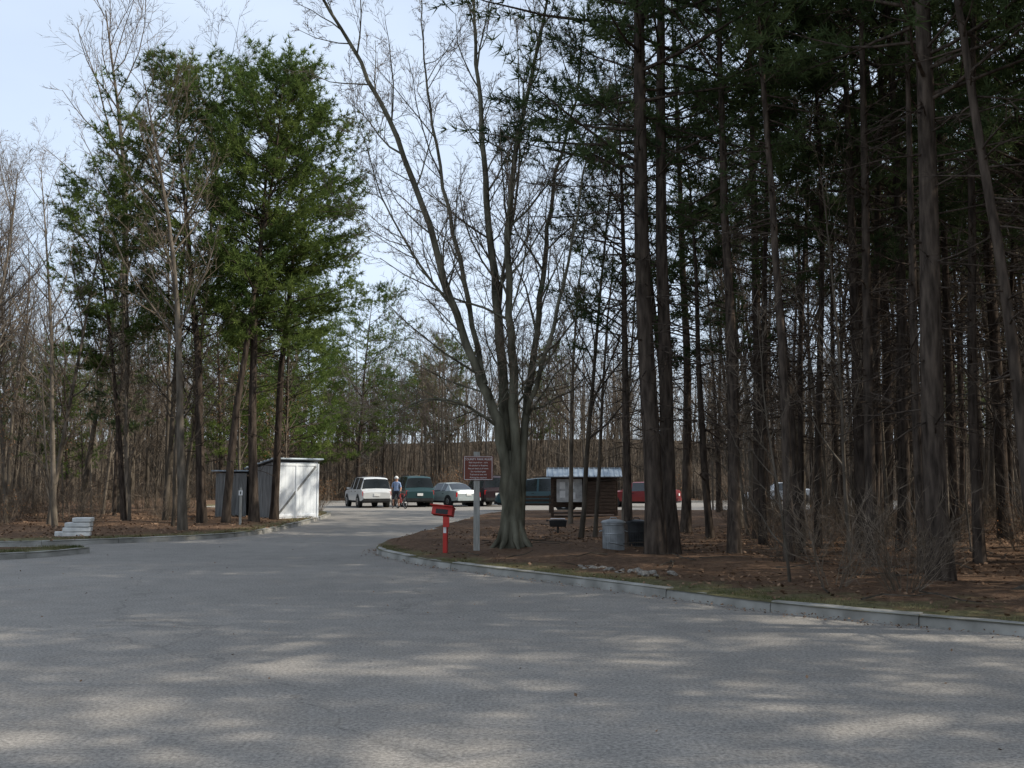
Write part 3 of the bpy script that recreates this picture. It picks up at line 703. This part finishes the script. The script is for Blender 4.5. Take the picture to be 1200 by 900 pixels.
def car(spec,color,loc,rot,zs=1,ls=1):
    s=empty('parked_car',loc,rot); P=paint('car_paint',color); m=MB(); k=m.mi(P); kg=m.mi(GLASS); kb=m.mi(BLACKP)
    st=spec['st']; ring=[]
    for (x,hw,z0,zb,zr,wr,f) in st:
        x*=ls; zb*=zs; zr*=zs
        half=[(hw*.86,z0),(hw*.98,z0+.12),(hw,(z0+zb)*.5),(hw*.975,zb),(wr+.02,zr-.02),(wr*.8,zr+.01),(0,zr+.03)]
        full=half+[(-a,b) for a,b in reversed(half[:-1])]
        ring.append([Vector((x,a,b)) for a,b in full])
    n=len(ring[0])
    for r_ in ring: m.v+=r_
    for i in range(len(ring)-1):
        f=st[i][6]
        for j in range(n):
            jj=(j+1)%n; mat=k
            if j==n-1: mat=kb
            if f==1 and j in(3,n-5): mat=kg
            if f==3 and (j in(4,5,n-6,n-7)): mat=kg
            if j==0 or j==n-2: mat=kb
            m.f.append((i*n+j,i*n+jj,(i+1)*n+jj,(i+1)*n+j)); m.m.append(mat)
    m.f.append(tuple(range(n))); m.m.append(k); m.f.append(tuple((len(ring)-1)*n+j for j in reversed(range(n)))); m.m.append(k)
    o=m.obj('body',s,smooth=False)
    bm=bmesh.new(); bm.from_mesh(o.data); bmesh.ops.recalc_face_normals(bm,faces=bm.faces); bm.to_mesh(o.data); bm.free()
    b=o.modifiers.new('b','BEVEL'); b.width=.025; b.segments=2; b.limit_method='ANGLE'; b.angle_limit=R(25)
    m=MB(); wr=spec['wr']; hw=st[4][1]
    for wx in spec['wheels']:
        for sy in(-1,1):
            c=Vector((wx*ls,sy*(hw-.12),wr)); ax=Vector((0,sy,0))
            m.tube([c-ax*.06,c+ax*.128],[wr+.07,wr+.07],24,BLACKP,cap=True)
            m.tube([c-ax*.1,c+ax*.10,c+ax*.14,c+ax*.145],[wr,wr,wr*.93,wr*.7],24,TYRE,cap=True)
            m.tube([c+ax*.1,c+ax*.152],[wr*.62,wr*.55],18,HUB,cap=True)
            for q in range(5):
                a=q*1.2566; m.box(c+ax*.155+Vector((math.cos(a)*wr*.3,0,math.sin(a)*wr*.3)),(.05,.02,.05),BLACKP)
    m.obj('wheels',s)
    m=MB(); L0=st[0][0]*ls; L1=st[-1][0]*ls; z1=st[1][3]*zs
    for sy in(-1,1):
        m.box((st[1][0]*ls-.005,sy*.76,z1-.2),(.06,.16,.26),TAIL); m.box((L1-.09,sy*.64,st[-2][3]*zs-.12),(.1,.28,.13),HEADL)
        m.box((.75*ls,sy*(hw+.08),st[6][3]*zs+.06),(.09,.16,.12),P)
        for hx in(-.75,.25): m.box((hx*ls,sy*(hw+.0),st[6][3]*zs-.12),(.16,.03,.03),BLACKP)
    m.box((L0-.03,0,.45),(.12,1.6,.16),BLACKP if spec is SUV else P); m.box((L1+.01,0,.42),(.1,1.5,.16),BLACKP); m.box((L0-.02,0,.74),(.03,.34,.15),WHITE); m.box((L1-.02,0,.56),(.06,.8,.12),BLACKP)
    if spec is SUV:
        for sy in(-1,1): m.box((-.7*ls,sy*.58,1.84*zs),(2.0,.04,.04),BLACKP)
    m.obj('lights_bumpers_trim',s)
    return s
car(SUV,(.72,.73,.72),(-8.6,60,0),R(112),.98)
car(SUV,(.03,.07,.075),(-6.1,61.5,0),R(108),1.02)
car(SED,(.36,.40,.40),(-3.9,62,0),R(125),1.0)
car(SUV,(.028,.015,.018),(-1.7,63,0),R(112),1.02)
car(SUV,(.028,.07,.08),(1.5,52.8,0),R(168),.95)
car(SED,(.22,.025,.025),(7.6,60,0),R(160),1.03)
car(SED,(.5,.52,.54),(17.5,66,0),R(170),1.0)
car(SED,(.05,.05,.06),(.8,66,0),R(100),1.0)

# ------------------------------------------------------------------ cyclist and bicycle
def skinned(name,V,E,Rd,root=0):
    me=bpy.data.meshes.new(name); me.from_pydata(V,E,[]); o=bpy.data.objects.new(name,me); COL.objects.link(o)
    o.modifiers.new('s','SKIN'); ss=o.modifiers.new('ss','SUBSURF'); ss.levels=2; ss.render_levels=2
    for i,r_ in enumerate(Rd): o.data.skin_vertices[0].data[i].radius=(r_[0],r_[1]) if hasattr(r_,'__len__') else (r_,r_)
    o.data.skin_vertices[0].data[root].use_root=True
    dg=bpy.context.evaluated_depsgraph_get(); ev=bpy.data.meshes.new_from_object(o.evaluated_get(dg)); bpy.data.objects.remove(o); return ev
ps=empty('cyclist_person',(-6.55,57.2,0),R(-8))
V=[(0,0,.95),(0,.0,1.12),(0,.01,1.30),(0,.01,1.45),(0,0,1.53),(0,-.01,1.62),(0,-.01,1.72),
   (.10,0,.90),(.13,-.02,.50),(.14,.03,.09),(.15,-.12,.04),
   (-.10,0,.90),(-.16,-.06,.50),(-.17,.04,.09),(-.19,-.11,.04),
   (.19,0,1.42),(.27,-.03,1.15),(.30,-.22,.98),(.31,-.29,.95),
   (-.19,0,1.42),(-.26,.03,1.14),(-.27,-.08,.90),(-.27,-.1,.83)]
E=[(0,1),(1,2),(2,3),(3,4),(4,5),(5,6),(0,7),(7,8),(8,9),(9,10),(0,11),(11,12),(12,13),(13,14),(3,15),(15,16),(16,17),(17,18),(3,19),(19,20),(20,21),(21,22)]
Rd=[(.16,.11),(.15,.10),(.17,.11),(.13,.09),.055,.085,.09,.095,.06,.04,.04,.095,.06,.04,.04,.06,.045,.032,.03,.06,.045,.032,.03]
me=skinned('body',V,E,Rd); 
for mt in(SKIN,SHIRT,PANTS,BLACKP): me.materials.append(mt)
for p in me.polygons:
    c=p.center; z=c.z; p.use_smooth=True
    if z<.12: p.material_index=3
    elif z<.5 : p.material_index=0
    elif z<.98 and abs(c.x)<.24: p.material_index=2
    elif z<1.5 and (abs(c.x)<.22 or z>1.18): p.material_index=1
    else: p.material_index=0
o=bpy.data.objects.new('body',me); COL.objects.link(o); o.parent=ps
m=MB()
m.tube([Vector((0,-.01,z)) for z in(1.67,1.71,1.76,1.80,1.815)],[.112,.118,.10,.06,.01],14,WHITE); m.obj('helmet',ps,smooth=True)
m=MB(); m.tube([Vector((0,-.09,1.655)),Vector((0,-.12,1.63)),Vector((0,-.095,1.625))],[.008,.016,.006],6,SKIN)
for sx in(-1,1): m.box((sx*.035,-.092,1.66),(.03,.012,.014),BLACKP); m.tube([Vector((sx*.085,0,1.61)),Vector((sx*.1,.01,1.645)),Vector((sx*.085,.01,1.67))],[.008,.014,.008],6,SKIN)
m.box((0,-.088,1.59),(.045,.01,.01),TAIL); m.box((0,.06,1.62),(.13,.07,.1),HAIR); m.obj('face_ears_hair',ps)
m=MB()
for (hx,hy,hz,dy) in((.31,-.29,.95,-1),(-.27,-.1,.83,0)):
    for i in range(4):
        b0=Vector((hx-.03+i*.02,hy,hz)); ln=(.062,.075,.07,.055)[i]
        if dy: q=[b0,b0+Vector((0,-ln*.6,.012)),b0+Vector((0,-ln*.95,-.012)),b0+Vector((0,-ln*.7,-.035))]
        else: q=[b0,b0+Vector((0,-.005,-ln*.6)),b0+Vector((0,.01,-ln*1.0)),b0+Vector((0,.022,-ln*1.2))]
        m.tube(q,[.010,.009,.008,.006],6,SKIN,cap=True)
    b0=Vector((hx-.032,hy,hz)); m.tube([b0,b0+Vector((-.03,-.02,-.01)),b0+Vector((-.035,-.045,-.02))],[.011,.010,.007],6,SKIN,cap=True)
m.obj('fingers',ps,smooth=True)
bs=empty('bicycle',(-6.2,56.8,0),R(-60)); m=MB()
def ring(m,c,r,t,mat,n=28):
    pts=[c+Vector((math.cos(2*math.pi*i/n)*r,0,math.sin(2*math.pi*i/n)*r)) for i in range(n+1)]; m.tube(pts,[t]*(n+1),6,mat)
for x in(-.52,.52):
    ring(m,Vector((x,0,.34)),.325,.022,TYRE); ring(m,Vector((x,0,.34)),.295,.01,HUB)
    for i in range(16): a=i*math.pi/8; m.tube([Vector((x,0,.34)),Vector((x+math.cos(a)*.295,0,.34+math.sin(a)*.295))],[.002,.002],3,HUB)
    m.tube([Vector((x,-.05,.34)),Vector((x,.05,.34))],[.025,.025],8,HUB)
m.obj('wheels',bs)
m=MB(); J={'bb':Vector((-.08,0,.30)),'st':Vector((-.2,0,.82)),'hd':Vector((.36,0,.80)),'hb':Vector((.39,0,.68)),'rw':Vector((-.52,0,.34)),'fw':Vector((.52,0,.34))}
for a,b_ in(('bb','st'),('st','hd'),('bb','hb'),('bb','rw'),('st','rw'),('hd','hb'),('hb','fw')): m.tube([J[a],J[b_]],[.018,.018],8,RED if a!='hb' else BLACKP)
m.tube([J['st'],J['st']+Vector((-.03,0,.12))],[.014,.014],8,HUB); m.box((-.24,0,.95),(.26,.13,.05),BLACKP,taper=.7)
m.tube([J['hd'],Vector((.34,0,.95))],[.015,.015],8,BLACKP); m.tube([Vector((.34,-.3,.97)),Vector((.36,-.1,.95)),Vector((.36,.1,.95)),Vector((.34,.3,.97))],[.015]*4,8,BLACKP)
ring(m,J['bb']+Vector((0,.04,0)),.09,.008,HUB,20); m.tube([J['bb']+Vector((0,.06,0)),J['bb']+Vector((.12,.06,-.12)),J['bb']+Vector((.12,.14,-.12))],[.012]*3,6,BLACKP); m.tube([J['bb']+Vector((0,-.06,0)),J['bb']+Vector((-.12,-.06,.12)),J['bb']+Vector((-.12,-.14,.12))],[.012]*3,6,BLACKP)
m.obj('frame',bs)

# ------------------------------------------------------------------ light & sky
EL,AZ=R(38),R(96)
w=bpy.data.worlds.new('World'); scene.world=w; w.use_nodes=True; N=w.node_tree.nodes; L=w.node_tree.links
bg=N['Background']; sky=N.new('ShaderNodeTexSky'); sky.sky_type='NISHITA'; sky.sun_disc=False; sky.sun_elevation=EL; sky.sun_rotation=AZ; sky.air_density=1.0; sky.dust_density=1.2; sky.ozone_density=2.0
tc=N.new('ShaderNodeTexCoord'); mp=N.new('ShaderNodeMapping'); mp.inputs['Scale'].default_value=(1,1,2.5); L.new(tc.outputs['Generated'],mp.inputs[0])
n=N.new('ShaderNodeTexNoise'); n.inputs['Scale'].default_value=1.6; n.inputs['Detail'].default_value=5; L.new(mp.outputs[0],n.inputs[0])
r=N.new('ShaderNodeValToRGB'); r.color_ramp.elements[0].position=.3; r.color_ramp.elements[1].position=.75; r.color_ramp.elements[0].color=(.5,.5,.5,1); r.color_ramp.elements[1].color=(.8,.8,.8,1); L.new(n.outputs[0],r.inputs[0])
mx=N.new('ShaderNodeMix'); mx.data_type='RGBA'; L.new(r.outputs[0],mx.inputs[0]); L.new(sky.outputs[0],mx.inputs[6]); mx.inputs[7].default_value=(6.9,7.9,9.3,1)
L.new(mx.outputs[2],bg.inputs[0]); bg.inputs['Strength'].default_value=.14
sd=bpy.data.lights.new('sun','SUN'); sd.energy=5.0; sd.angle=R(.53); sd.color=(1,.93,.81); so=bpy.data.objects.new('sun',sd); COL.objects.link(so)
sv=Vector((math.cos(EL)*math.sin(AZ),math.cos(EL)*math.cos(AZ),math.sin(EL))); so.rotation_euler=sv.to_track_quat('Z','Y').to_euler(); so.location=(30,0,40)
cd=bpy.data.cameras.new('camera'); cam=bpy.data.objects.new('camera',cd); COL.objects.link(cam); cd.sensor_width=36; cd.lens=35.3; cd.clip_end=2000; cd.clip_start=.05
cam.location=(0,0,1.6); cam.rotation_euler=(R(90+5.45),0,0); scene.camera=cam
scene.view_settings.view_transform='Standard'; scene.view_settings.look='None'; scene.view_settings.exposure=0
